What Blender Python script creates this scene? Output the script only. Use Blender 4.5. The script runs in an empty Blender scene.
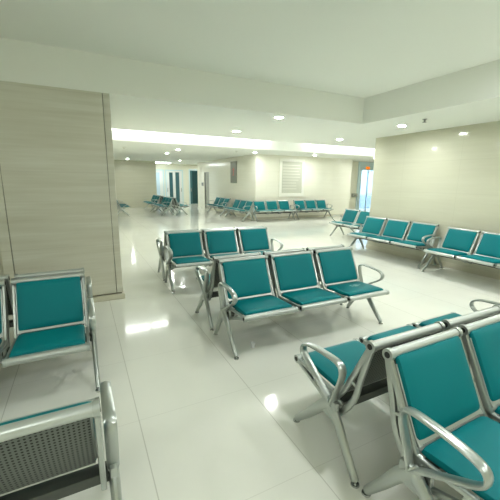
import bpy, bmesh, math, random
from mathutils import Vector, Matrix
R = math.radians
SC = bpy.context.scene
COL = SC.collection

# ---------------------------------------------------------------- view / camera
SC.view_settings.view_transform = 'Standard'
SC.view_settings.look = 'None'
SC.view_settings.gamma = 1.0
SC.view_settings.use_curve_mapping = False
SC.view_settings.exposure = 0.26
try:
    SC.cycles.use_denoising = True
    SC.cycles.max_bounces = 10
    SC.cycles.diffuse_bounces = 7
    SC.cycles.glossy_bounces = 5
    SC.cycles.sample_clamp_indirect = 6.0
    SC.cycles.caustics_reflective = False
    SC.cycles.caustics_refractive = False
except Exception:
    pass

CAM_H, PITCH, ROLL, YAW, FPX = 1.562, R(11.698), R(0.675), R(27.0), 328.8
cd = bpy.data.cameras.new('camera')
cd.sensor_fit = 'HORIZONTAL'
cd.sensor_width = 36.0
cd.lens = FPX / 500.0 * 36.0
cd.clip_start = 0.05
cd.clip_end = 200
cam = bpy.data.objects.new('camera', cd)
COL.objects.link(cam)
fw = Vector((math.sin(YAW) * math.cos(PITCH), math.cos(YAW) * math.cos(PITCH), -math.sin(PITCH)))
rt = Vector((math.cos(YAW), -math.sin(YAW), 0))
up = rt.cross(fw)
r2 = rt * math.cos(ROLL) + up * math.sin(ROLL)
u2 = -rt * math.sin(ROLL) + up * math.cos(ROLL)
m = Matrix((r2, u2, -fw)).transposed().to_4x4()
m.translation = (0, 0, CAM_H)
cam.matrix_world = m
SC.camera = cam

w = bpy.data.worlds.new('world')
SC.world = w
w.use_nodes = True
w.node_tree.nodes['Background'].inputs[0].default_value = (0.85, 0.93, 1.0, 1)
w.node_tree.nodes['Background'].inputs[1].default_value = 0.6


# ---------------------------------------------------------------- materials
def srgb(r, g, b):
    f = lambda c: (c / 255 / 12.92) if c / 255 <= 0.04045 else ((c / 255 + 0.055) / 1.055) ** 2.4
    return (f(r), f(g), f(b), 1)


def mat(name, rgb, rough=0.5, metal=0.0, spec=0.5, **kw):
    mt = bpy.data.materials.new(name)
    mt.use_nodes = True
    b = mt.node_tree.nodes['Principled BSDF']
    b.inputs['Base Color'].default_value = srgb(*rgb)
    b.inputs['Roughness'].default_value = rough
    b.inputs['Metallic'].default_value = metal
    b.inputs['Specular IOR Level'].default_value = spec
    for k, v in kw.items():
        b.inputs[k].default_value = v
    return mt


class NT:
    """tiny helper to write node trees"""
    def __init__(self, mt):
        self.t = mt.node_tree
        self.b = self.t.nodes['Principled BSDF']

    def n(self, kind, **inp):
        nd = self.t.nodes.new(kind)
        for k, v in inp.items():
            if k.startswith('_'):
                setattr(nd, k[1:], v)
        return nd

    def link(self, a, b):
        self.t.links.new(a, b)

    def math(self, op, a, b=None, c=None):
        nd = self.t.nodes.new('ShaderNodeMath')
        nd.operation = op
        for i, v in enumerate((a, b, c)):
            if v is None:
                continue
            if isinstance(v, (int, float)):
                nd.inputs[i].default_value = v
            else:
                self.link(v, nd.inputs[i])
        return nd.outputs[0]

    def mix(self, fac, a, b):
        nd = self.t.nodes.new('ShaderNodeMix')
        nd.data_type = 'RGBA'
        if isinstance(fac, (int, float)):
            nd.inputs[0].default_value = fac
        else:
            self.link(fac, nd.inputs[0])
        for v, s in ((a, nd.inputs[6]), (b, nd.inputs[7])):
            if isinstance(v, tuple):
                s.default_value = v
            else:
                self.link(v, s)
        return nd.outputs[2]

    def xyz(self, kind='Object'):
        tc = self.t.nodes.new('ShaderNodeTexCoord')
        s = self.t.nodes.new('ShaderNodeSeparateXYZ')
        self.link(tc.outputs[kind], s.inputs[0])
        return s.outputs, tc.outputs[kind]

    def noise(self, vec, scale, detail=4, sx=(1, 1, 1)):
        mp = self.t.nodes.new('ShaderNodeMapping')
        mp.inputs['Scale'].default_value = sx
        self.link(vec, mp.inputs[0])
        nz = self.t.nodes.new('ShaderNodeTexNoise')
        nz.inputs['Scale'].default_value = scale
        nz.inputs['Detail'].default_value = detail
        self.link(mp.outputs[0], nz.inputs['Vector'])
        return nz.outputs['Fac']

    def ramp(self, fac, stops):
        nd = self.t.nodes.new('ShaderNodeValToRGB')
        el = nd.color_ramp.elements
        el[0].position, el[0].color = stops[0]
        el[1].position, el[1].color = stops[-1]
        for p, c in stops[1:-1]:
            e = el.new(p)
            e.color = c
        self.link(fac, nd.inputs[0])
        return nd.outputs[0]


def line_mask(N, coord, period, offset, width):
    v = N.math('SUBTRACT', coord, offset)
    v = N.math('DIVIDE', v, period)
    v = N.math('FRACT', v)
    v = N.math('SUBTRACT', v, 0.5)
    v = N.math('ABSOLUTE', v)
    return N.math('GREATER_THAN', v, 0.5 - width / period)


def stone(name, light, dark, rough, vein, px, pz, ox, oz, joint=0.25, jw=0.0025):
    """cladding tiles with long horizontal veins"""
    mt = mat(name, light, rough)
    N = NT(mt)
    (x, y, z), vec = N.xyz()
    a = N.noise(vec, 1.0, 5, (0.6, 0.6, 9))
    b = N.noise(vec, 1.0, 6, (1.6, 1.6, 36))
    f = N.math('MULTIPLY_ADD', a, 0.65, N.math('MULTIPLY', b, 0.35))
    colr = N.ramp(f, [(0.30, srgb(*dark)), (0.5, srgb(*[(p + q) / 2 for p, q in zip(light, dark)])), (0.66, srgb(*light))])
    colr = N.mix(vein, srgb(*light), colr)
    h = N.math('ADD', x, y)
    jm = N.math('MAXIMUM', line_mask(N, h, px, ox, jw), line_mask(N, z, pz, oz, jw))
    colr = N.mix(N.math('MULTIPLY', jm, joint), colr, srgb(95, 92, 76))
    N.link(colr, N.b.inputs['Base Color'])
    return mt


M = {}
M['pillar_stone'] = stone('travertine_cladding', (212, 211, 198), (188, 184, 165), 0.34, 0.8, 30.0, 0.9, 11.3, 0.75, 0.12)
M['pillar_base'] = mat('pale_plinth_stone', (200, 197, 178), 0.3)
M['wall_tile'] = stone('cream_wall_tile', (198, 198, 179), (185, 184, 163), 0.08, 0.5, 1.2, 0.6, 0.3, 1.395, 0.14)
M['block_tile'] = stone('pale_wall_tile', (240, 239, 226), (230, 228, 212), 0.16, 0.5, 1.2, 0.6, 0.1, 1.395, 0.12)
M['paint'] = mat('cream_wall_paint', (226, 225, 208), 0.6)
M['ceiling'] = mat('white_ceiling_paint', (238, 240, 234), 0.75)
M['recess'] = mat('dark_shadow_gap', (104, 101, 86), 0.8)

fl = mat('polished_floor_tile', (218, 217, 204), 0.09, 0.0, 0.38)
N = NT(fl)
(x, y, z), vec = N.xyz()
c1 = N.noise(vec, 1.3, 4)
colr = N.mix(c1, srgb(214, 215, 206), srgb(232, 233, 224))
jm = N.math('MAXIMUM', line_mask(N, x, 0.815, 0.222, 0.003), N.math('MULTIPLY', line_mask(N, y, 0.815, 2.03, 0.002), 0.5))
colr = N.mix(N.math('MULTIPLY', jm, 0.36), colr, srgb(120, 116, 98))
N.link(colr, N.b.inputs['Base Color'])
rg = N.noise(vec, 2.2, 3)
N.link(N.math('MULTIPLY_ADD', rg, 0.08, 0.05), N.b.inputs['Roughness'])
M['floor'] = fl

M['silver'] = mat('silver_painted_metal', (182, 188, 184), 0.34, 0.6)
M['alu'] = mat('cast_aluminium', (176, 182, 178), 0.28, 0.8)
M['chrome'] = mat('chrome_foot', (190, 194, 192), 0.15, 0.95)
M['dark'] = mat('black_plastic', (22, 24, 24), 0.5)
M['beam'] = mat('grey_steel_beam', (84, 88, 84), 0.4, 0.6)

pf = mat('perforated_sheet_metal', (120, 126, 120), 0.45, 0.4)
N = NT(pf)
(x, y, z), vec = N.xyz()
def dots(N, a, p):
    v = N.math('FRACT', N.math('DIVIDE', a, p))
    v = N.math('SUBTRACT', v, 0.5)
    return N.math('MULTIPLY', v, v)
dd = N.math('ADD', dots(N, x, 0.016), dots(N, z, 0.016))
N.link(N.mix(N.math('LESS_THAN', dd, 0.075), srgb(98, 104, 98), srgb(14, 16, 15)), N.b.inputs['Base Color'])
M['perf'] = pf


def vinyl(name, rgb, scuff=None):
    mt = mat(name, rgb, 0.5, 0.0, 0.16)
    N = NT(mt)
    (x, y, z), vec = N.xyz()
    nz = N.noise(vec, 260, 2)
    bp = N.t.nodes.new('ShaderNodeBump')
    bp.inputs['Strength'].default_value = 0.08
    bp.inputs['Distance'].default_value = 0.002
    N.link(nz, bp.inputs['Height'])
    N.link(bp.outputs[0], N.b.inputs['Normal'])
    if scuff:
        dx = N.math('DIVIDE', N.math('SUBTRACT', x, scuff[0]), 0.075)
        dy = N.math('DIVIDE', N.math('SUBTRACT', y, scuff[1]), 0.045)
        d = N.math('ADD', N.math('MULTIPLY', dx, dx), N.math('MULTIPLY', dy, dy))
        k = N.math('MULTIPLY', N.math('LESS_THAN', d, 1.0), N.math('GREATER_THAN', N.noise(vec, 38, 3), 0.5))
        N.link(N.mix(N.math('MULTIPLY', k, 0.55), srgb(*rgb), srgb(170, 205, 200)), N.b.inputs['Base Color'])
    return mt


TEAL = (0, 112, 118)
M['teal'] = vinyl('teal_vinyl', TEAL)
M['teal_scuff'] = vinyl('teal_vinyl_scuffed', TEAL, (0.02, -0.08))


def emit(name, rgb, s):
    mt = bpy.data.materials.new(name)
    mt.use_nodes = True
    nt = mt.node_tree
    nt.nodes.remove(nt.nodes['Principled BSDF'])
    e = nt.nodes.new('ShaderNodeEmission')
    e.inputs[0].default_value = rgb
    e.inputs[1].default_value = s
    nt.links.new(e.outputs[0], nt.nodes['Material Output'].inputs[0])
    return mt


WARM = (0.97, 1.0, 0.97, 1)
M['lamp'] = emit('downlight_glow', WARM, 500)
M['tube'] = emit('fluorescent_glow', (0.97, 1.0, 0.97, 1), 42)
M['tube_soft'] = emit('soft_fluorescent_glow', (0.97, 1.0, 0.97, 1), 22)
M['panel_day'] = emit('office_light_glow', (0.92, 0.97, 1.0, 1), 55)
M['panel'] = emit('troffer_glow', (0.97, 1.0, 0.97, 1), 2.5)
M['panel_bright'] = emit('corridor_light_glow', (0.93, 1.0, 1.0, 1), 22)
M['exit'] = emit('orange_sign_glow', srgb(240, 120, 20), 1.2)
M['trim_white'] = mat('white_fixture_plastic', (235, 235, 228), 0.4)


# ---------------------------------------------------------------- mesh helpers
def box(bm, x0, x1, y0, y1, z0, z1):
    vs = [bm.verts.new((x, y, z)) for x in (x0, x1) for y in (y0, y1) for z in (z0, z1)]
    for f in ((0, 1, 3, 2), (4, 6, 7, 5), (0, 4, 5, 1), (2, 3, 7, 6), (0, 2, 6, 4), (1, 5, 7, 3)):
        bm.faces.new([vs[i] for i in f])


def bbox(bm, x0, x1, y0, y1, z0, z1, bev=0.004, seg=2):
    b2 = bmesh.new()
    box(b2, x0, x1, y0, y1, z0, z1)
    bmesh.ops.bevel(b2, geom=list(b2.edges), offset=bev, segments=seg, affect='EDGES', profile=0.5)
    me = bpy.data.meshes.new('tmp')
    b2.to_mesh(me)
    b2.free()
    bm.from_mesh(me)
    bpy.data.meshes.remove(me)


def smooth_path(pts, n=5):
    """Catmull-Rom through the points"""
    P = [Vector(p) for p in pts]
    out = []
    for i in range(len(P) - 1):
        p0 = P[max(i - 1, 0)]
        p1, p2 = P[i], P[i + 1]
        p3 = P[min(i + 2, len(P) - 1)]
        for k in range(n):
            t = k / n
            out.append(0.5 * ((2 * p1) + (p2 - p0) * t + (2 * p0 - 5 * p1 + 4 * p2 - p3) * t * t + (3 * p1 - p0 - 3 * p2 + p3) * t ** 3))
    out.append(P[-1])
    return out


def bar(bm, pts, ax, bn, x=0.0, sides=10, sq=False, ends=None):
    """bar along a path in the YZ plane; ax half width along X, bn half thickness in plane (both may be lists = (start,end))"""
    P = [Vector((x, p[0], p[1])) for p in pts]
    n = len(P)
    rings = []
    for i, p in enumerate(P):
        t = (P[min(i + 1, n - 1)] - P[max(i - 1, 0)]).normalized()
        nr = Vector((0, -t.z, t.y))
        f = i / max(n - 1, 1)
        a = ax if not isinstance(ax, tuple) else ax[0] + (ax[1] - ax[0]) * f
        b = bn if not isinstance(bn, tuple) else bn[0] + (bn[1] - bn[0]) * f
        ring = []
        for k in range(sides):
            th = 2 * math.pi * (k + 0.5) / sides
            cx, sx = math.cos(th), math.sin(th)
            if sq:
                e = 0.45
                cx = math.copysign(abs(cx) ** e, cx)
                sx = math.copysign(abs(sx) ** e, sx)
            ring.append(bm.verts.new(p + Vector((a * cx, 0, 0)) + nr * (b * sx)))
        rings.append(ring)
    for i in range(n - 1):
        for k in range(sides):
            bm.faces.new((rings[i][k], rings[i][(k + 1) % sides], rings[i + 1][(k + 1) % sides], rings[i + 1][k]))
    bm.faces.new(rings[0])
    bm.faces.new(rings[-1])


def cylx(bm, x0, x1, y, z, r, n=18):
    a = [bm.verts.new((x0, y + r * math.cos(2 * math.pi * k / n), z + r * math.sin(2 * math.pi * k / n))) for k in range(n)]
    b = [bm.verts.new((x1, v.co.y, v.co.z)) for v in a]
    for k in range(n):
        bm.faces.new((a[k], a[(k + 1) % n], b[(k + 1) % n], b[k]))
    bm.faces.new(a)
    bm.faces.new(b)


def cylz(bm, x, y, z0, z1, r0, r1=None, n=16):
    r1 = r0 if r1 is None else r1
    a = [bm.verts.new((x + r0 * math.cos(2 * math.pi * k / n), y + r0 * math.sin(2 * math.pi * k / n), z0)) for k in range(n)]
    b = [bm.verts.new((x + r1 * math.cos(2 * math.pi * k / n), y + r1 * math.sin(2 * math.pi * k / n), z1)) for k in range(n)]
    for k in range(n):
        bm.faces.new((a[k], a[(k + 1) % n], b[(k + 1) % n], b[k]))
    bm.faces.new(a)
    bm.faces.new(b)


def finish(bm, name):
    bmesh.ops.recalc_face_normals(bm, faces=list(bm.faces))
    me = bpy.data.meshes.new(name)
    for f in bm.faces:
        f.smooth = True
    bm.to_mesh(me)
    bm.free()
    me.set_sharp_from_angle(angle=R(38))
    return me


def obj(name, me, mt=None, parent=None, loc=(0, 0, 0)):
    if isinstance(me, bmesh.types.BMesh):
        me = finish(me, name)
    if mt is not None and not me.materials:
        me.materials.append(mt)
    o = bpy.data.objects.new(name, me)
    COL.objects.link(o)
    o.location = loc
    if parent is not None:
        o.parent = parent
    return o


def tag(o, label, cat, group=None):
    o['label'] = label
    o['category'] = cat
    if group:
        o['group'] = group
    return o


def empty(name, loc, rz=0.0):
    o = bpy.data.objects.new(name, None)
    o.empty_display_size = 0.2
    COL.objects.link(o)
    o.location = loc
    o.rotation_euler = (0, 0, rz)
    return o


def struct(name, bm, mt, parent=None):
    o = obj(name, bm, mt, parent)
    if parent is None:
        o['kind'] = 'structure'
    return o


def sbox(name, mt, *b, parent=None):
    bm = bmesh.new()
    box(bm, *b)
    return struct(name, bm, mt, parent)


# ---------------------------------------------------------------- the setting
HN, HF = 2.58, 2.68            # soffit heights, near and far
PY = 4.55                      # pillar face
RX = 6.15                      # right wall
RY = 5.76                      # its far end
BX, BY = 6.5, 12.3             # corner of the tiled block
TOP = 3.35

sbox('floor', M['floor'], -5, 17, -4, 24, -0.1, 0)

bm = bmesh.new()
box(bm, -5, 17, -4, 24, TOP, TOP + 0.1)
struct('ceiling', bm, M['ceiling'])
sbox('ceiling_recess', M['ceiling'], -5, 4.5, -4, PY, 3.0, TOP)
bm = bmesh.new()
box(bm, -5, 17, PY, 7.5, HN, TOP)
box(bm, 4.5, 17, -4, PY, HN, TOP)
struct('ceiling_soffit', bm, M['ceiling'])
sbox('ceiling_cove', M['ceiling'], -5, 17, 7.5, 10.5, 3.22, TOP)
bm = bmesh.new()
box(bm, -5, 17, 10.5, 24, HF, TOP)
struct('ceiling_far', bm, M['ceiling'])

# clad pillar: core, three stone panels with open grooves, plinth
PX0, PX1 = -0.87, 0.40
p = sbox('wall_pillar', M['recess'], PX0 + 0.012, PX1 - 0.012, PY + 0.014, 6.3, 0.0, HN)
bm = bmesh.new()
bbox(bm, -0.765, 0.318, PY, PY + 0.03, 0.085, HN, 0.003, 1)
obj('stone_panel', bm, M['pillar_stone'], p)
bm = bmesh.new()
bbox(bm, 0.324, PX1, PY, 6.28, 0.085, HN, 0.003, 1)
obj('corner_strip', bm, M['pillar_stone'], p)
bm = bmesh.new()
bbox(bm, PX0, -0.771, PY, 6.28, 0.085, HN, 0.003, 1)
obj('corner_strip', bm, M['pillar_stone'], p)
bm = bmesh.new()
bbox(bm, PX0 - 0.02, PX1 + 0.02, PY - 0.03, 6.3, 0, 0.07, 0.004, 1)
obj('plinth', bm, M['pillar_base'], p)

sbox('wall_left', M['block_tile'], -0.1, 0.2, 6.3, 20.3, 0, HF + 0.02)
sbox('wall_alcove', M['pillar_stone'], -5, PX0, 5.6, 5.8, 0, HN + 0.01)
sbox('wall_west', M['paint'], -5.2, -5, -4, 5.8, 0, TOP)
sbox('wall_back', M['paint'], -5.2, RX + 0.2, -4.2, -4, 0, TOP)
# right wall block with its return
bm = bmesh.new()
box(bm, RX, 17, RY - 0.3, RY, 0, HN + 0.02)
box(bm, RX, RX + 0.3, -4, RY - 0.3, 0, HN + 0.02)
struct('wall_right', bm, M['wall_tile'])
bm = bmesh.new()
box(bm, RX - 0.012, RX, -4, RY + 0.012, 0, 0.1)
box(bm, RX, 17, RY, RY + 0.012, 0, 0.1)
struct('baseboard_right', bm, M['pillar_base'])
sbox('wall_east', M['paint'], 17, 17.2, RY - 0.3, 13.7, 0, HF)

# tiled block
bm = bmesh.new()
box(bm, BX, 11.7, BY, BY + 0.3, 0, HF + 0.02)
box(bm, 11.4, 11.7, BY + 0.3, 13.5, 0, HF + 0.02)
struct('wall_block', bm, M['block_tile'])
bm = bmesh.new()
box(bm, BX, BX + 0.3, BY + 0.3, 17.95, 0, HF + 0.02)
box(bm, BX, BX + 0.3, 17.95, 18.75, 2.08, HF + 0.02)
box(bm, BX, BX + 0.3, 18.75, 20.0, 0, HF + 0.02)
struct('wall_block_side', bm, M['block_tile'])
bm = bmesh.new()
box(bm, BX - 0.012, 11.7, BY - 0.012, BY, 0, 0.09)
box(bm, BX - 0.012, BX, BY, 17.95, 0, 0.09)
struct('baseboard_block', bm, M['pillar_base'])
# far left end wall and corridor
sbox('wall_far', M['wall_tile'], -0.1, 4.05, 20.3, 20.6, 0, HF + 0.02)
sbox('wall_corridor', M['paint'], 3.85, 4.05, 20.6, 22.6, 0, HF + 0.02)
sbox('wall_end', M['paint'], 3.85, 10, 22.6, 22.8, 0, HF + 0.02)
sbox('wall_passage', M['paint'], 9.0, 9.2, 19.7, 22.6, 0, HF + 0.02)
sbox('wall_inner', M['paint'], BX + 0.3, 9.2, 19.7, 20.0, 0, HF + 0.02)

# ---------------------------------------------------------------- doors
M['blue_frame'] = mat('pale_blue_door_frame', (196, 219, 226), 0.4)
M['door_white'] = mat('white_door_leaf', (222, 226, 224), 0.45)
M['door_grey'] = mat('grey_door_leaf', (158, 160, 150), 0.45)
M['glass_dark'] = mat('dark_green_glass', (58, 98, 104), 0.08)
M['glass_deep'] = mat('deep_teal_glass', (22, 58, 62), 0.08)
M['glass_pale'] = mat('pale_blue_glass', (190, 214, 232), 0.15)
M['steel'] = mat('brushed_steel', (150, 152, 150), 0.35, 0.8)


def door(name, x0, x1, y, top, leaves, frame_m, label=None):
    """door set in a wall that faces -Y; leaves = list of (x0, x1, gx0, gx1, gz0, gz1, leaf mat, glass mat)"""
    bm = bmesh.new()
    box(bm, x0, x0 + 0.07, y - 0.05, y, 0, top)
    box(bm, x1 - 0.07, x1, y - 0.05, y, 0, top)
    box(bm, x0 + 0.07, x1 - 0.07, y - 0.05, y, top - 0.07, top)
    r = struct(name, bm, frame_m)
    for (a, b, ga, gb, za, zb, lm, gm) in leaves:
        bm = bmesh.new()
        box(bm, a, ga, y - 0.035, y - 0.002, 0.01, top - 0.075)
        box(bm, gb, b, y - 0.035, y - 0.002, 0.01, top - 0.075)
        box(bm, ga, gb, y - 0.035, y - 0.002, 0.01, za)
        box(bm, ga, gb, y - 0.035, y - 0.002, zb, top - 0.075)
        lf = obj('door_leaf', bm, lm, r)
        bm = bmesh.new()
        box(bm, ga, gb, y - 0.026, y - 0.012, za, zb)
        obj('glass_pane', bm, gm, lf)
        bm = bmesh.new()
        hx = b - 0.06 if (ga + gb) / 2 < (a + b) / 2 else a + 0.06
        bbox(bm, hx - 0.015, hx + 0.015, y - 0.075, y - 0.035, 0.85, 1.1, 0.004, 1)
        obj('door_handle', bm, M['steel'], lf)
    return r


DW, GD = M['door_white'], M['glass_dark']
door('door_1', 4.12, 5.02, 22.6, 2.3, [(4.2, 4.94, 4.42, 4.72, 0.25, 2.1, DW, M['glass_pale'])], M['blue_frame'])
door('door_2', 5.1, 6.3, 22.6, 2.3, [(5.17, 5.69, 5.36, 5.6, 0.2, 2.12, DW, GD), (5.71, 6.23, 5.78, 6.04, 0.1, 2.14, DW, GD)], M['blue_frame'])
door('door_3', 6.72, 7.66, 22.6, 2.36, [(6.79, 7.59, 6.94, 7.5, 0.06, 2.24, M['glass_dark'], M['glass_deep'])], M['blue_frame'])
# grey door in the long side of the block (faces -X)
bm = bmesh.new()
box(bm, BX + 0.02, BX + 0.3, 17.95, 18.0, 0, 2.08)
box(bm, BX + 0.02, BX + 0.3, 18.7, 18.75, 0, 2.08)
box(bm, BX + 0.02, BX + 0.3, 18.0, 18.7, 2.03, 2.08)
d4 = struct('door_4', bm, M['steel'])
bm = bmesh.new()
box(bm, BX + 0.05, BX + 0.09, 18.005, 18.695, 0.008, 2.025)
lf = obj('door_leaf', bm, M['door_grey'], d4)
bm = bmesh.new()
bbox(bm, BX + 0.0, BX + 0.05, 18.6, 18.64, 0.95, 1.1, 0.004, 1)
obj('door_handle', bm, M['steel'], lf)

# glazed door on the right, beyond the tiled block, with a lit room behind
sbox('wall_recess', M['paint'], 11.7, 13.3, 13.5, 13.7, 0, HF + 0.02)
sbox('wall_doorway', M['paint'], 14.9, 17.2, 13.5, 13.7, 0, HF + 0.02)
bm = bmesh.new()
box(bm, 13.3, 13.52, 13.44, 13.7, 0, HF)
box(bm, 14.7, 14.9, 13.44, 13.7, 0, HF)
box(bm, 13.52, 14.7, 13.44, 13.7, 2.26, HF)
d5 = struct('door_5', bm, M['blue_frame'])
gl = bpy.data.materials.new('frosted_glass')
gl.use_nodes = True
b = gl.node_tree.nodes['Principled BSDF']
b.inputs['Base Color'].default_value = srgb(225, 238, 250)
b.inputs['Transmission Weight'].default_value = 0.92
b.inputs['Roughness'].default_value = 0.25
b.inputs['IOR'].default_value = 1.1
bm = bmesh.new()
box(bm, 13.52, 14.7, 13.55, 13.56, 0.0, 2.26)
obj('glass_pane', bm, gl, d5)
bm = bmesh.new()
box(bm, 14.08, 14.12, 13.53, 13.58, 0.0, 2.26)
obj('mullion', bm, M['blue_frame'], d5)
M['office'] = mat('pale_blue_wall_paint', (214, 228, 240), 0.7)
M['bench_blue'] = mat('grey_blue_laminate', (120, 138, 160), 0.5)
bm = bmesh.new()
box(bm, 11.0, 17.2, 16.2, 16.3, 0, HF)
box(bm, 17.0, 17.2, 13.7, 16.2, 0, HF)
box(bm, 11.0, 11.2, 13.7, 16.2, 0, HF)
struct('wall_office', bm, M['office'])
bm = bmesh.new()
bbox(bm, 14.2, 16.9, 15.5, 16.15, 0.0, 0.82, 0.01, 1)
t = obj('reception_counter', bm, M['bench_blue'])
tag(t, 'low grey-blue counter seen dimly through the glazed door', 'counter')
bm = bmesh.new()
bbox(bm, 14.3, 16.4, 14.4, 15.2, HF - 0.03, HF, 0.01, 1)  # added lamp that brightens the room behind the glass
t = obj('ceiling_panel_light', bm, M['panel_day'])
tag(t, 'bright ceiling light inside the room behind the glazed door', 'light')

# ---------------------------------------------------------------- signs and small wall fittings
M['board'] = mat('grey_glass_notice_board', (196, 197, 184), 0.12)
M['board_line'] = mat('pale_printed_line', (218, 218, 206), 0.4)
M['board_frame'] = mat('white_board_frame', (238, 238, 228), 0.3)
M['sign_grey'] = mat('grey_sign_plate', (140, 143, 134), 0.25, 0.3)
M['red'] = mat('red_print', (176, 70, 62), 0.5)
bm = bmesh.new()
x0, x1, z0, z1, y1 = 7.62, 8.92, 0.95, 2.55, BY - 0.002
box(bm, x0, x0 + 0.13, y1 - 0.035, y1, z0, z1)
box(bm, x1 - 0.13, x1, y1 - 0.035, y1, z0, z1)
box(bm, x0 + 0.13, x1 - 0.13, y1 - 0.035, y1, z0, z0 + 0.15)
box(bm, x0 + 0.13, x1 - 0.13, y1 - 0.035, y1, z1 - 0.12, z1)
nb = obj('wall_notice_board', bm, M['board_frame'])
tag(nb, 'pale framed notice board on the tiled wall above the two far benches', 'notice board')
bm = bmesh.new()
box(bm, x0 + 0.13, x1 - 0.13, y1 - 0.02, y1 - 0.002, z0 + 0.15, z1 - 0.12)
bd = obj('board_panel', bm, M['board'], nb)
bm = bmesh.new()
random.seed(4)
for k in range(9):
    zz = z1 - 0.25 - k * 0.125
    box(bm, x0 + 0.17, x1 - 0.2 - random.random() * 0.25, y1 - 0.0235, y1 - 0.0205, zz - 0.028, zz)
obj('printed_lines', bm, M['board_line'], bd)

bm = bmesh.new()
bbox(bm, BX - 0.03, BX, 14.17, 14.86, 1.5, 2.48, 0.004, 1)
sg = obj('wall_sign', bm, M['sign_grey'])
tag(sg, 'tall grey sign plate with a small red mark on the long tiled wall', 'sign')
bm = bmesh.new()
for (ya, yb, za, zb) in ((14.47, 14.53, 1.88, 2.2), (14.4, 14.62, 2.1, 2.14), (14.42, 14.6, 2.0, 2.03), (14.44, 14.49, 1.84, 1.9), (14.55, 14.6, 1.84, 1.9)):
    box(bm, BX - 0.034, BX - 0.031, ya, yb, za, zb)
obj('red_mark', bm, M['red'], sg)
bm = bmesh.new()
bbox(bm, BX - 0.03, BX, 14.17, 14.86, 2.485, 2.53, 0.004, 1)
obj('top_rail', bm, M['trim_white'], sg)

bm = bmesh.new()
bbox(bm, BX - 0.05, BX, 18.93, 19.12, 1.3, 1.5, 0.006, 1)
cb = obj('wall_call_box', bm, M['steel'])
tag(cb, 'small grey call box on the wall beside the grey corridor door', 'call box')
bm = bmesh.new()
bbox(bm, BX - 0.056, BX - 0.05, 18.98, 19.07, 1.38, 1.46, 0.002, 1)
obj('speaker_grille', bm, M['dark'], cb)

bm = bmesh.new()
bbox(bm, 12.95, 13.28, 13.38, 13.5, 0.84, 1.02, 0.01, 1)
sn = obj('wall_box', bm, M['door_grey'])
tag(sn, 'small grey box on the white wall left of the glazed door', 'wall box')
bm = bmesh.new()
bbox(bm, 13.03, 13.2, 13.372, 13.38, 0.88, 0.95, 0.002, 1)
obj('front_slot', bm, M['sign_grey'], sn)

bm = bmesh.new()
bbox(bm, 13.79, 14.03, 13.39, 13.438, 2.31, 2.43, 0.006, 1)
ex = obj('exit_sign', bm, M['exit'])
tag(ex, 'small orange sign on the blue header above the glazed door', 'sign')

# ---------------------------------------------------------------- lamps
def ring_mesh():
    bm = bmesh.new()
    n = 24
    prof = [(0.062, -0.002), (0.070, -0.008), (0.088, -0.006), (0.092, 0.0)]
    rings = [[bm.verts.new((r * math.cos(2 * math.pi * k / n), r * math.sin(2 * math.pi * k / n), z)) for k in range(n)] for r, z in prof]
    for i in range(3):
        for k in range(n):
            bm.faces.new((rings[i][k], rings[i][(k + 1) % n], rings[i + 1][(k + 1) % n], rings[i + 1][k]))
    return finish(bm, 'trim_ring')


def disc_mesh():
    bm = bmesh.new()
    n = 24
    vs = [bm.verts.new((0.066 * math.cos(-2 * math.pi * k / n), 0.066 * math.sin(-2 * math.pi * k / n), -0.003)) for k in range(n)]
    bm.faces.new(vs)
    me = bpy.data.meshes.new('lamp')
    bm.to_mesh(me)
    bm.free()
    return me


RING, DISC = ring_mesh(), disc_mesh()


def downlight(x, y, z, label):
    o = obj('downlight', RING, M['trim_white'], None, (x, y, z))
    tag(o, label, 'ceiling light', 'recessed downlights in the ceiling')
    obj('lamp', DISC, M['lamp'], o)
    return o


for x, y, lab in (
    (2.93, 4.78, 'recessed round downlight nearest the camera, just beyond the raised ceiling edge'),
    (5.235, 4.33, 'round downlight in the soffit nearest the cream right-hand wall, beside the sprinkler'),
    (2.957, 6.5, 'round downlight just in front of the bright cove, left of the soffit centre'),
    (5.64, 6.4, 'round downlight just in front of the bright cove near the right wall corner'),
):
    downlight(x, y, HN, lab)
for x, y, lab in (
    (2.33, 18.9, 'small far downlight washing the tiled end wall on the far left'),
    (3.27, 14.0, 'far downlight over the far left benches, lower one of the close pair'),
    (3.28, 12.3, 'far downlight just behind the bright cove, upper one of the close pair'),
    (5.12, 18.8, 'small far downlight in front of the corridor doors'),
    (6.15, 11.75, 'downlight right above the corner of the tiled block'),
    (8.78, 11.4, 'downlight above the notice board on the tiled block'),
    (11.9, 11.1, 'downlight nearest the glazed door with the blue frame'),
    (7.5, 21.6, 'far downlight in the passage by the dark glazed corridor door'),
):
    downlight(x, y, HF, lab)
# unseen downlights added in the raised ceiling to light the near area
for x, y in ((-3.2, -1.5), (-3.2, 1.0), (-0.9, -1.5), (1.6, -1.5), (1.6, 1.2), (3.8, -1.5), (3.8, 1.4)):
    o = downlight(x, y, 3.0, 'round downlight in the raised ceiling above the nearest benches')
    o['group'] = 'downlights in the raised ceiling over the camera'
for x, y in ((5.3, 1.9), (5.3, -0.6)):
    o = downlight(x, y, HN, 'round downlight in the soffit that continues along the cream right-hand wall')
    o['group'] = 'downlights along the right wall soffit'

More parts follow.
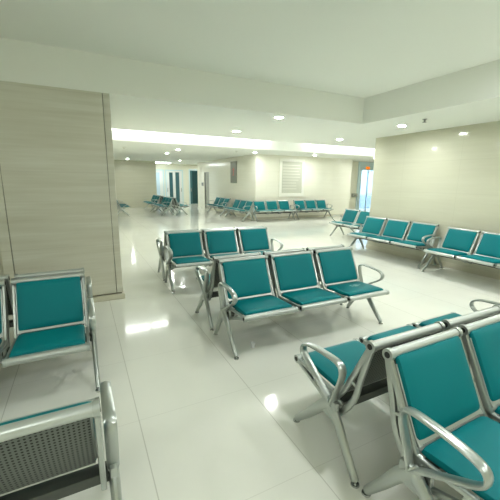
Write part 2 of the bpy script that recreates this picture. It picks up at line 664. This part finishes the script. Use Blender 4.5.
for x, y in ((-2.6, -2.2), (0.4, -2.2), (3.2, -2.2), (-2.6, 0.6), (0.4, 0.4), (3.2, 0.4)):  # added fill panels, out of view, raising the ambient light near the camera
    bm = bmesh.new()
    bbox(bm, -0.62, 0.62, -0.17, 0.17, -0.02, 0.0, 0.004, 1)
    t = obj('troffer_light', bm, M['trim_white'], None, (x, y, 3.0))
    tag(t, 'rectangular ceiling light in the raised ceiling above the nearest benches', 'ceiling light', 'rectangular lights in the raised ceiling')
    bm = bmesh.new()
    bm.faces.new([bm.verts.new(v) for v in ((-0.58, -0.13, -0.0215), (-0.58, 0.13, -0.0215), (0.58, 0.13, -0.0215), (0.58, -0.13, -0.0215))])
    me = bpy.data.meshes.new('diffuser')
    bm.to_mesh(me)
    bm.free()
    obj('diffuser', me, M['panel'], t)

# fluorescent tubes hidden in the cove
def tube_fixture(x0, x1, y, z, label, grp, mk='tube'):
    bm = bmesh.new()
    bbox(bm, x0, x1, y - 0.04, y + 0.04, z + 0.025, z + 0.07, 0.004, 1)
    o = obj('ceiling_tube_light', bm, M['trim_white'])
    tag(o, label, 'ceiling light', grp)
    for xb in (x0 + 0.2, x1 - 0.22):
        bm = bmesh.new()
        box(bm, xb, xb + 0.02, y - 0.012, y + 0.012, z + 0.07, 3.22)
        obj('bracket', bm, M['trim_white'], o)
    bm = bmesh.new()
    cylx(bm, x0 + 0.02, x1 - 0.02, y, z, 0.024, 12)
    obj('tube', bm, M[mk], o)


def span(a, b, L, gap):
    out = []
    x = a
    while x + 0.3 < b:
        out.append((x, min(x + L, b)))
        x += L + gap
    return out


for a, b in span(0.3, 6.0, 1.4, 0.05) + span(7.55, 15.5, 1.4, 0.05):
    tube_fixture(a, b, 10.4, 3.1, 'fluorescent tube hidden in the cove against its bright far side', 'tubes along the far side of the cove')
for a, b in span(1.3, 15.0, 1.25, 0.55):
    tube_fixture(a, b, 7.82, 3.1, 'fluorescent tube hidden in the cove behind its near edge', 'tubes along the near side of the cove', 'tube_soft')

# flat light at the corridor ceiling, sprinkler, smoke detector
bm = bmesh.new()
bbox(bm, 4.3, 5.15, 21.2, 21.6, HF - 0.03, HF, 0.005, 1)
t = obj('corridor_ceiling_light', bm, M['panel_bright'])
tag(t, 'flat rectangular light on the ceiling in front of the corridor doors', 'ceiling light')
bm = bmesh.new()
cylz(bm, 0, 0, -0.008, 0, 0.035, 0.035)
cylz(bm, 0, 0, -0.045, -0.008, 0.012, 0.016)
sp = obj('ceiling_sprinkler', bm, M['steel'], None, (5.01, 3.72, HN))
tag(sp, 'small steel sprinkler head hanging from the soffit near the right wall', 'sprinkler')
bm = bmesh.new()
cylz(bm, 0, 0, -0.053, -0.046, 0.03, 0.03)
obj('deflector', bm, M['steel'], sp)
for x, y, lab in ((1.45, 12.5, 'white smoke detector on the far ceiling near the clad pillar'), (5.3, 11.6, 'small smoke detector just behind the bright cove, left of the block corner')):
    bm = bmesh.new()
    cylz(bm, 0, 0, -0.035, 0, 0.045, 0.06)
    sd = obj('smoke_detector', bm, M['trim_white'], None, (x, y, HF))
    tag(sd, lab, 'smoke detector')
    bm = bmesh.new()
    cylz(bm, 0, 0, -0.042, -0.035, 0.02, 0.02)
    obj('sensor', bm, M['door_grey'], sd)

# ---------------------------------------------------------------- bench
PITCHX = 0.591
HW = 0.256                    # half width of a seat shell


def slab_cushion(hx, pa, pb, thick):
    """padded slab between profile points pa, pb (y,z), rising along the profile normal"""
    bm = bmesh.new()
    A, B = Vector((0, *pa)), Vector((0, *pb))
    t = (B - A)
    L = t.length
    t.normalize()
    nr = Vector((0, -t.z, t.y))
    n = 12
    us = [math.sin(math.pi / 2 * (-1 + 2 * i / n)) for i in range(n + 1)]
    us = [math.copysign(abs(u) ** 0.85, u) for u in us]
    top = []
    for u in us:
        row = []
        for v in us:
            h = thick * ((1 - abs(u) ** 10) * (1 - abs(v) ** 10)) ** 0.4 * (1 + 0.14 * (1 - u * u) * (1 - v * v))
            # rounded corners
            k = max(0.0, abs(u) + abs(v) - 1.86) * 0.5
            pu, pv = u * (1 - k * 0.25), v * (1 - k * 0.25)
            row.append(bm.verts.new(A + t * (L * (pv + 1) / 2) + nr * h + Vector((hx * pu, 0, 0))))
        top.append(row)
    for i in range(n):
        for j in range(n):
            bm.faces.new((top[i][j], top[i + 1][j], top[i + 1][j + 1], top[i][j + 1]))
    loop = [top[i][0] for i in range(n + 1)] + [top[n][j] for j in range(1, n + 1)] + [top[i][n] for i in range(n - 1, -1, -1)] + [top[0][j] for j in range(n - 1, 0, -1)]
    low = [bm.verts.new(v.co - nr * 0.008) for v in loop]
    for k in range(len(loop)):
        bm.faces.new((loop[k], loop[(k + 1) % len(loop)], low[(k + 1) % len(loop)], low[k]))
    bm.faces.new(low)
    return bm


# profile points (y, z): front is -Y
FR = (-0.313, 0.405)          # front roll centre
SJ = (0.105, 0.405)           # seat / back junction
TR = (0.283, 0.778)           # top roll centre


def seat_mesh():
    bm = bmesh.new()
    bar(bm, smooth_path([(FR[0], 0.424), (-0.15, 0.418), (0.0, 0.402), (0.075, 0.397), SJ], 4), HW - 0.008, 0.005, sides=8, sq=True)
    cylx(bm, -HW + 0.006, HW - 0.006, FR[0], FR[1], 0.025, 20)
    return finish(bm, 'seat')


def back_mesh():
    bm = bmesh.new()
    bar(bm, smooth_path([(0.1, 0.41), (0.128, 0.44), (0.2, 0.592), (TR[0] - 0.018, TR[1] - 0.01)], 4), HW - 0.008, 0.005, sides=8, sq=True)
    return finish(bm, 'backrest')


def roll_mesh():
    bm = bmesh.new()
    cylx(bm, -HW + 0.006, HW - 0.006, TR[0], TR[1], 0.024, 20)
    return finish(bm, 'top_roll')


def rim_mesh():
    """silver border strips round the padded back"""
    bm = bmesh.new()
    d = Vector((TR[0] - 0.105, TR[1] - 0.405)).normalized()
    pts = [(0.1, 0.415), (0.126, 0.447), (0.262, 0.735)]
    for s in (-1, 1):
        bar(bm, [(p[0] - 0.008, p[1] + 0.004) for p in pts], 0.012, 0.005, x=s * (HW - 0.02), sides=8, sq=True)
    bar(bm, [(0.094, 0.424), (0.122, 0.462)], HW - 0.01, 0.005, sides=8, sq=True)
    return finish(bm, 'back_rim')


def frame_mesh():
    bm = bmesh.new()
    hx = 0.0115
    # back arm
    bar(bm, smooth_path([(TR[0], TR[1]), (0.19, 0.575), (0.118, 0.43), (0.055, 0.34)], 3), hx, (0.014, 0.017), sides=8, sq=True)
    bar(bm, smooth_path([(TR[0] + 0.008, TR[1]), (0.238, 0.575), (0.198, 0.42), (0.105, 0.28)], 3), hx, (0.014, 0.018), sides=8, sq=True)
    bar(bm, [(0.175, 0.53), (0.222, 0.512)], hx * 0.9, 0.009, sides=8, sq=True)
    # seat arm
    bar(bm, smooth_path([FR, (-0.15, 0.398), (0.02, 0.385), (0.1, 0.392)], 3), hx, 0.012, sides=8, sq=True)
    bar(bm, smooth_path([(FR[0], FR[1] - 0.008), (-0.15, 0.345), (0.0, 0.29)], 3), hx, (0.011, 0.014), sides=8, sq=True)
    bar(bm, [(-0.13, 0.395), (-0.11, 0.33)], hx * 0.9, 0.009, sides=8, sq=True)
    # hub round the beam
    bbox(bm, -hx, hx, 0.005, 0.12, 0.265, 0.36, 0.005, 1)
    # bosses
    cylx(bm, -hx, hx, TR[0], TR[1], 0.0295, 20)
    cylx(bm, -hx, hx, FR[0], FR[1], 0.028, 20)
    return finish(bm, 'side_frame')


def cap_mesh():
    bm = bmesh.new()
    cylx(bm, -0.0135, 0.0135, 0, 0, 0.0155, 14)
    return finish(bm, 'end_plug')


def beam_mesh():
    bm = bmesh.new()
    bbox(bm, -0.9, 0.9, 0.03, 0.1, 0.285, 0.335, 0.006, 2)
    return finish(bm, 'beam')


def leg_mesh():
    bm = bmesh.new()
    bar(bm, smooth_path([(0.085, 0.35), (0.01, 0.285), (-0.11, 0.15), (-0.235, 0.022)], 4), (0.024, 0.019), (0.042, 0.022), sides=12)
    bar(bm, smooth_path([(0.06, 0.34), (0.125, 0.28), (0.205, 0.155), (0.295, 0.022)], 4), (0.024, 0.019), (0.042, 0.022), sides=12)
    bbox(bm, -0.017, 0.017, 0.025, 0.13, 0.26, 0.37, 0.008, 2)
    return finish(bm, 'leg')


def foot_mesh():
    bm = bmesh.new()
    cylz(bm, 0, 0, 0.0, 0.008, 0.024, 0.022)
    cylz(bm, 0, 0, 0.008, 0.024, 0.01, 0.01)
    return finish(bm, 'foot')


def arm_mesh():
    bm = bmesh.new()
    pts = [(0.085, 0.34), (0.108, 0.42), (0.142, 0.525), (0.146, 0.582), (0.108, 0.612), (-0.01, 0.612), (-0.12, 0.602),
           (-0.186, 0.58), (-0.2, 0.538), (-0.17, 0.5), (-0.08, 0.445), (0.03, 0.378), (0.075, 0.345)]
    bar(bm, smooth_path(pts, 4), 0.026, 0.0115, sides=12)
    return finish(bm, 'armrest')


ME = dict(seat=seat_mesh(), back=back_mesh(), roll=roll_mesh(), rim=rim_mesh(), frame=frame_mesh(), cap=cap_mesh(), beam=beam_mesh(),
          leg=leg_mesh(), foot=foot_mesh(), arm=arm_mesh())
ME['cush'] = finish(slab_cushion(0.244, (-0.296, 0.426), (0.088, 0.404), 0.03), 'seat_cushion')
ME['pad'] = finish(slab_cushion(0.242, (0.106, 0.436), (0.263, 0.776), 0.024), 'back_cushion')
for k, mk in (('seat', 'silver'), ('back', 'perf'), ('roll', 'silver'), ('rim', 'silver'), ('frame', 'alu'), ('cap', 'dark'), ('beam', 'beam'),
              ('leg', 'alu'), ('foot', 'chrome'), ('arm', 'alu'), ('cush', 'teal'), ('pad', 'teal')):
    ME[k].materials.append(M[mk])
ME['cush_scuff'] = ME['cush'].copy()
ME['cush_scuff'].materials.clear()
ME['cush_scuff'].materials.append(M['teal_scuff'])


def make_bench():
    r = empty('waiting_bench', (0, 0, 0))
    obj('beam', ME['beam'], None, r)
    for i in (-1, 0, 1):
        s = obj('seat', ME['seat'], None, r, (i * PITCHX, 0, 0))
        obj('seat_cushion', ME['cush'], None, s)
        b = obj('backrest', ME['back'], None, r, (i * PITCHX, 0, 0))
        obj('back_rim', ME['rim'], None, b)
        obj('top_roll', ME['roll'], None, b)
        obj('back_cushion', ME['pad'], None, b)
        for sd in (-1, 1):
            f = obj('side_frame', ME['frame'], None, r, (i * PITCHX + sd * (HW + 0.006), 0, 0))
            for q in (TR, FR):
                obj('end_plug', ME['cap'], None, f, (0, q[0], q[1]))
    for sd in (-1, 1):
        l = obj('leg', ME['leg'], None, r, (sd * 0.896, 0, 0))
        for fy in (-0.237, 0.297):
            obj('foot', ME['foot'], None, l, (0, fy, 0))
        obj('armrest', ME['arm'], None, r, (sd * 0.896, 0, 0))
    return r


def copy_bench(src):
    r = src.copy()
    COL.objects.link(r)
    for ch in src.children:
        c = ch.copy()
        COL.objects.link(c)
        c.parent = r
        for g in ch.children:
            d = g.copy()
            COL.objects.link(d)
            d.parent = c
    return r


proto = make_bench()
GAP = 0.355                   # centre of a bench to the plane between a back-to-back pair
benches = []
first = [True]


def place(x, y, deg, label, group):
    if first[0]:
        r = proto
        first[0] = False
    else:
        r = copy_bench(proto)
    r.location = (x, y, 0)
    r.rotation_euler = (0, 0, R(deg))
    tag(r, label, 'bench', group)
    benches.append(r)
    return r


def pair(x, y, deg, lab_front, lab_back, group):
    """front bench faces -Y before turning by deg; (x, y) is the front bench centre"""
    a = place(x, y, deg, lab_front, group)
    dx, dy = -math.sin(R(deg)) * 2 * GAP, math.cos(R(deg)) * 2 * GAP
    b = place(x + dx, y + dy, deg + 180, lab_back, group) if lab_back else None
    return a, b


H3 = 1.5 * PITCHX
BB = 'benches standing back to back on the open floor'
A, AB = pair(1.141 + H3, 2.685, -0.7,
             'complete three-seat teal bench at the centre, with a pale scuff on one seat', 'teal bench mostly hidden behind the scuffed central bench, facing the far walls', BB)
B, BBk = pair(1.075 + H3, 4.683, -2.0,
              'teal three-seat bench in the row just beyond the scuffed central bench, facing the camera', 'teal bench facing away, backed onto the second row, only its end leg and armrest showing', BB)
D = place(1.195 + H3, 0.685, 0.6,
             'nearest teal bench, cropped by the photo, seen from the front of its large backrests', BB)
DB = place(1.176 + H3, 1.336, 180.2, 'near bench facing away, teal seats behind two silver backrest tops and a large looped armrest', BB)
E_, EB = pair(0.043 - H3, 2.73, 0.2,
              'darker teal bench on the left in front of the clad stone pillar', 'bench hidden behind the left bench, facing the stone pillar, one armrest showing', BB)
for q in (E_, EB):
    q.scale.x = 0.92
    q.location.x = -0.012 - H3 * 0.92
F = place(0.02 - H3, 1.43, 180, 'bench at the bottom left, just a teal seat edge and an armrest end showing', BB)

WR = 'benches along the cream right-hand wall'
place(5.644, 3.706 - H3, -91.0, 'teal bench against the cream wall nearest the camera, running out of the picture', WR)
place(5.765, 5.71 - H3, -87.5, 'teal three-seat bench against the cream wall, next to the wall corner', WR)
place(6.84, 7.62 - H3, -89.5, 'teal bench beyond the cream wall corner, two of its backrests showing', WR)
CB = 'benches along the tiled block'
place(6.2 + H3, 11.75, -1.0, 'far teal bench under the notice board, next to the tiled block corner', CB)
place(8.22 + H3, 11.77, 0.0, 'far teal bench to the right of the one under the notice board', CB)
place(5.9, 11.85 + H3, -90, 'foreshortened far bench along the long tiled wall, nearest the block corner', CB)
place(5.9, 14.2 + H3, -90, 'foreshortened far bench along the long tiled wall, near the grey door', CB)
FL = 'benches on the far left before the corridor'
pair(3.45, 15.2 + H3, -90, 'far left bench facing the left wall, nearer one with its end frame in view', 'far bench facing the corridor doors, backed onto the nearer far left bench', FL)
pair(3.35, 17.4 + H3, -90, 'farthest left bench facing left, close to the tiled end wall', 'bench hidden at the far left, backed onto the farthest one', FL)
place(1.6, 15.6 + H3, 90, 'far bench half hidden by the edge of the clad stone pillar', FL)

# the scuffed seat of the central bench
for ch in A.children:
    if ch.name.startswith('seat') and ch.location.x > 0.5:
        for g in ch.children:
            g.data = ME['cush_scuff']

# tiny clear cup under the central bench
bm = bmesh.new()
n = 20
prof = [(0.0, 0.002), (0.016, 0.002), (0.022, 0.05), (0.0235, 0.05), (0.0175, 0.0), (0.0, 0.0)]
rings = []
for r_, z_ in prof:
    if r_ == 0:
        rings.append([bm.verts.new((0, 0, z_))])
    else:
        rings.append([bm.verts.new((r_ * math.cos(2 * math.pi * k / n), r_ * math.sin(2 * math.pi * k / n), z_)) for k in range(n)])
for a, b in zip(rings, rings[1:]):
    for k in range(n):
        k2 = (k + 1) % n
        if len(a) == 1:
            bm.faces.new((a[0], b[k], b[k2]))
        elif len(b) == 1:
            bm.faces.new((a[k], a[k2], b[0]))
        else:
            bm.faces.new((a[k], a[k2], b[k2], b[k]))
cg = mat('clear_plastic', (245, 248, 246), 0.08)
cg.node_tree.nodes['Principled BSDF'].inputs['Transmission Weight'].default_value = 0.35
t = obj('plastic_cup', bm, cg, None, (1.36, 2.58, 0))
tag(t, 'tiny clear plastic cup on the floor under the scuffed central bench', 'cup')
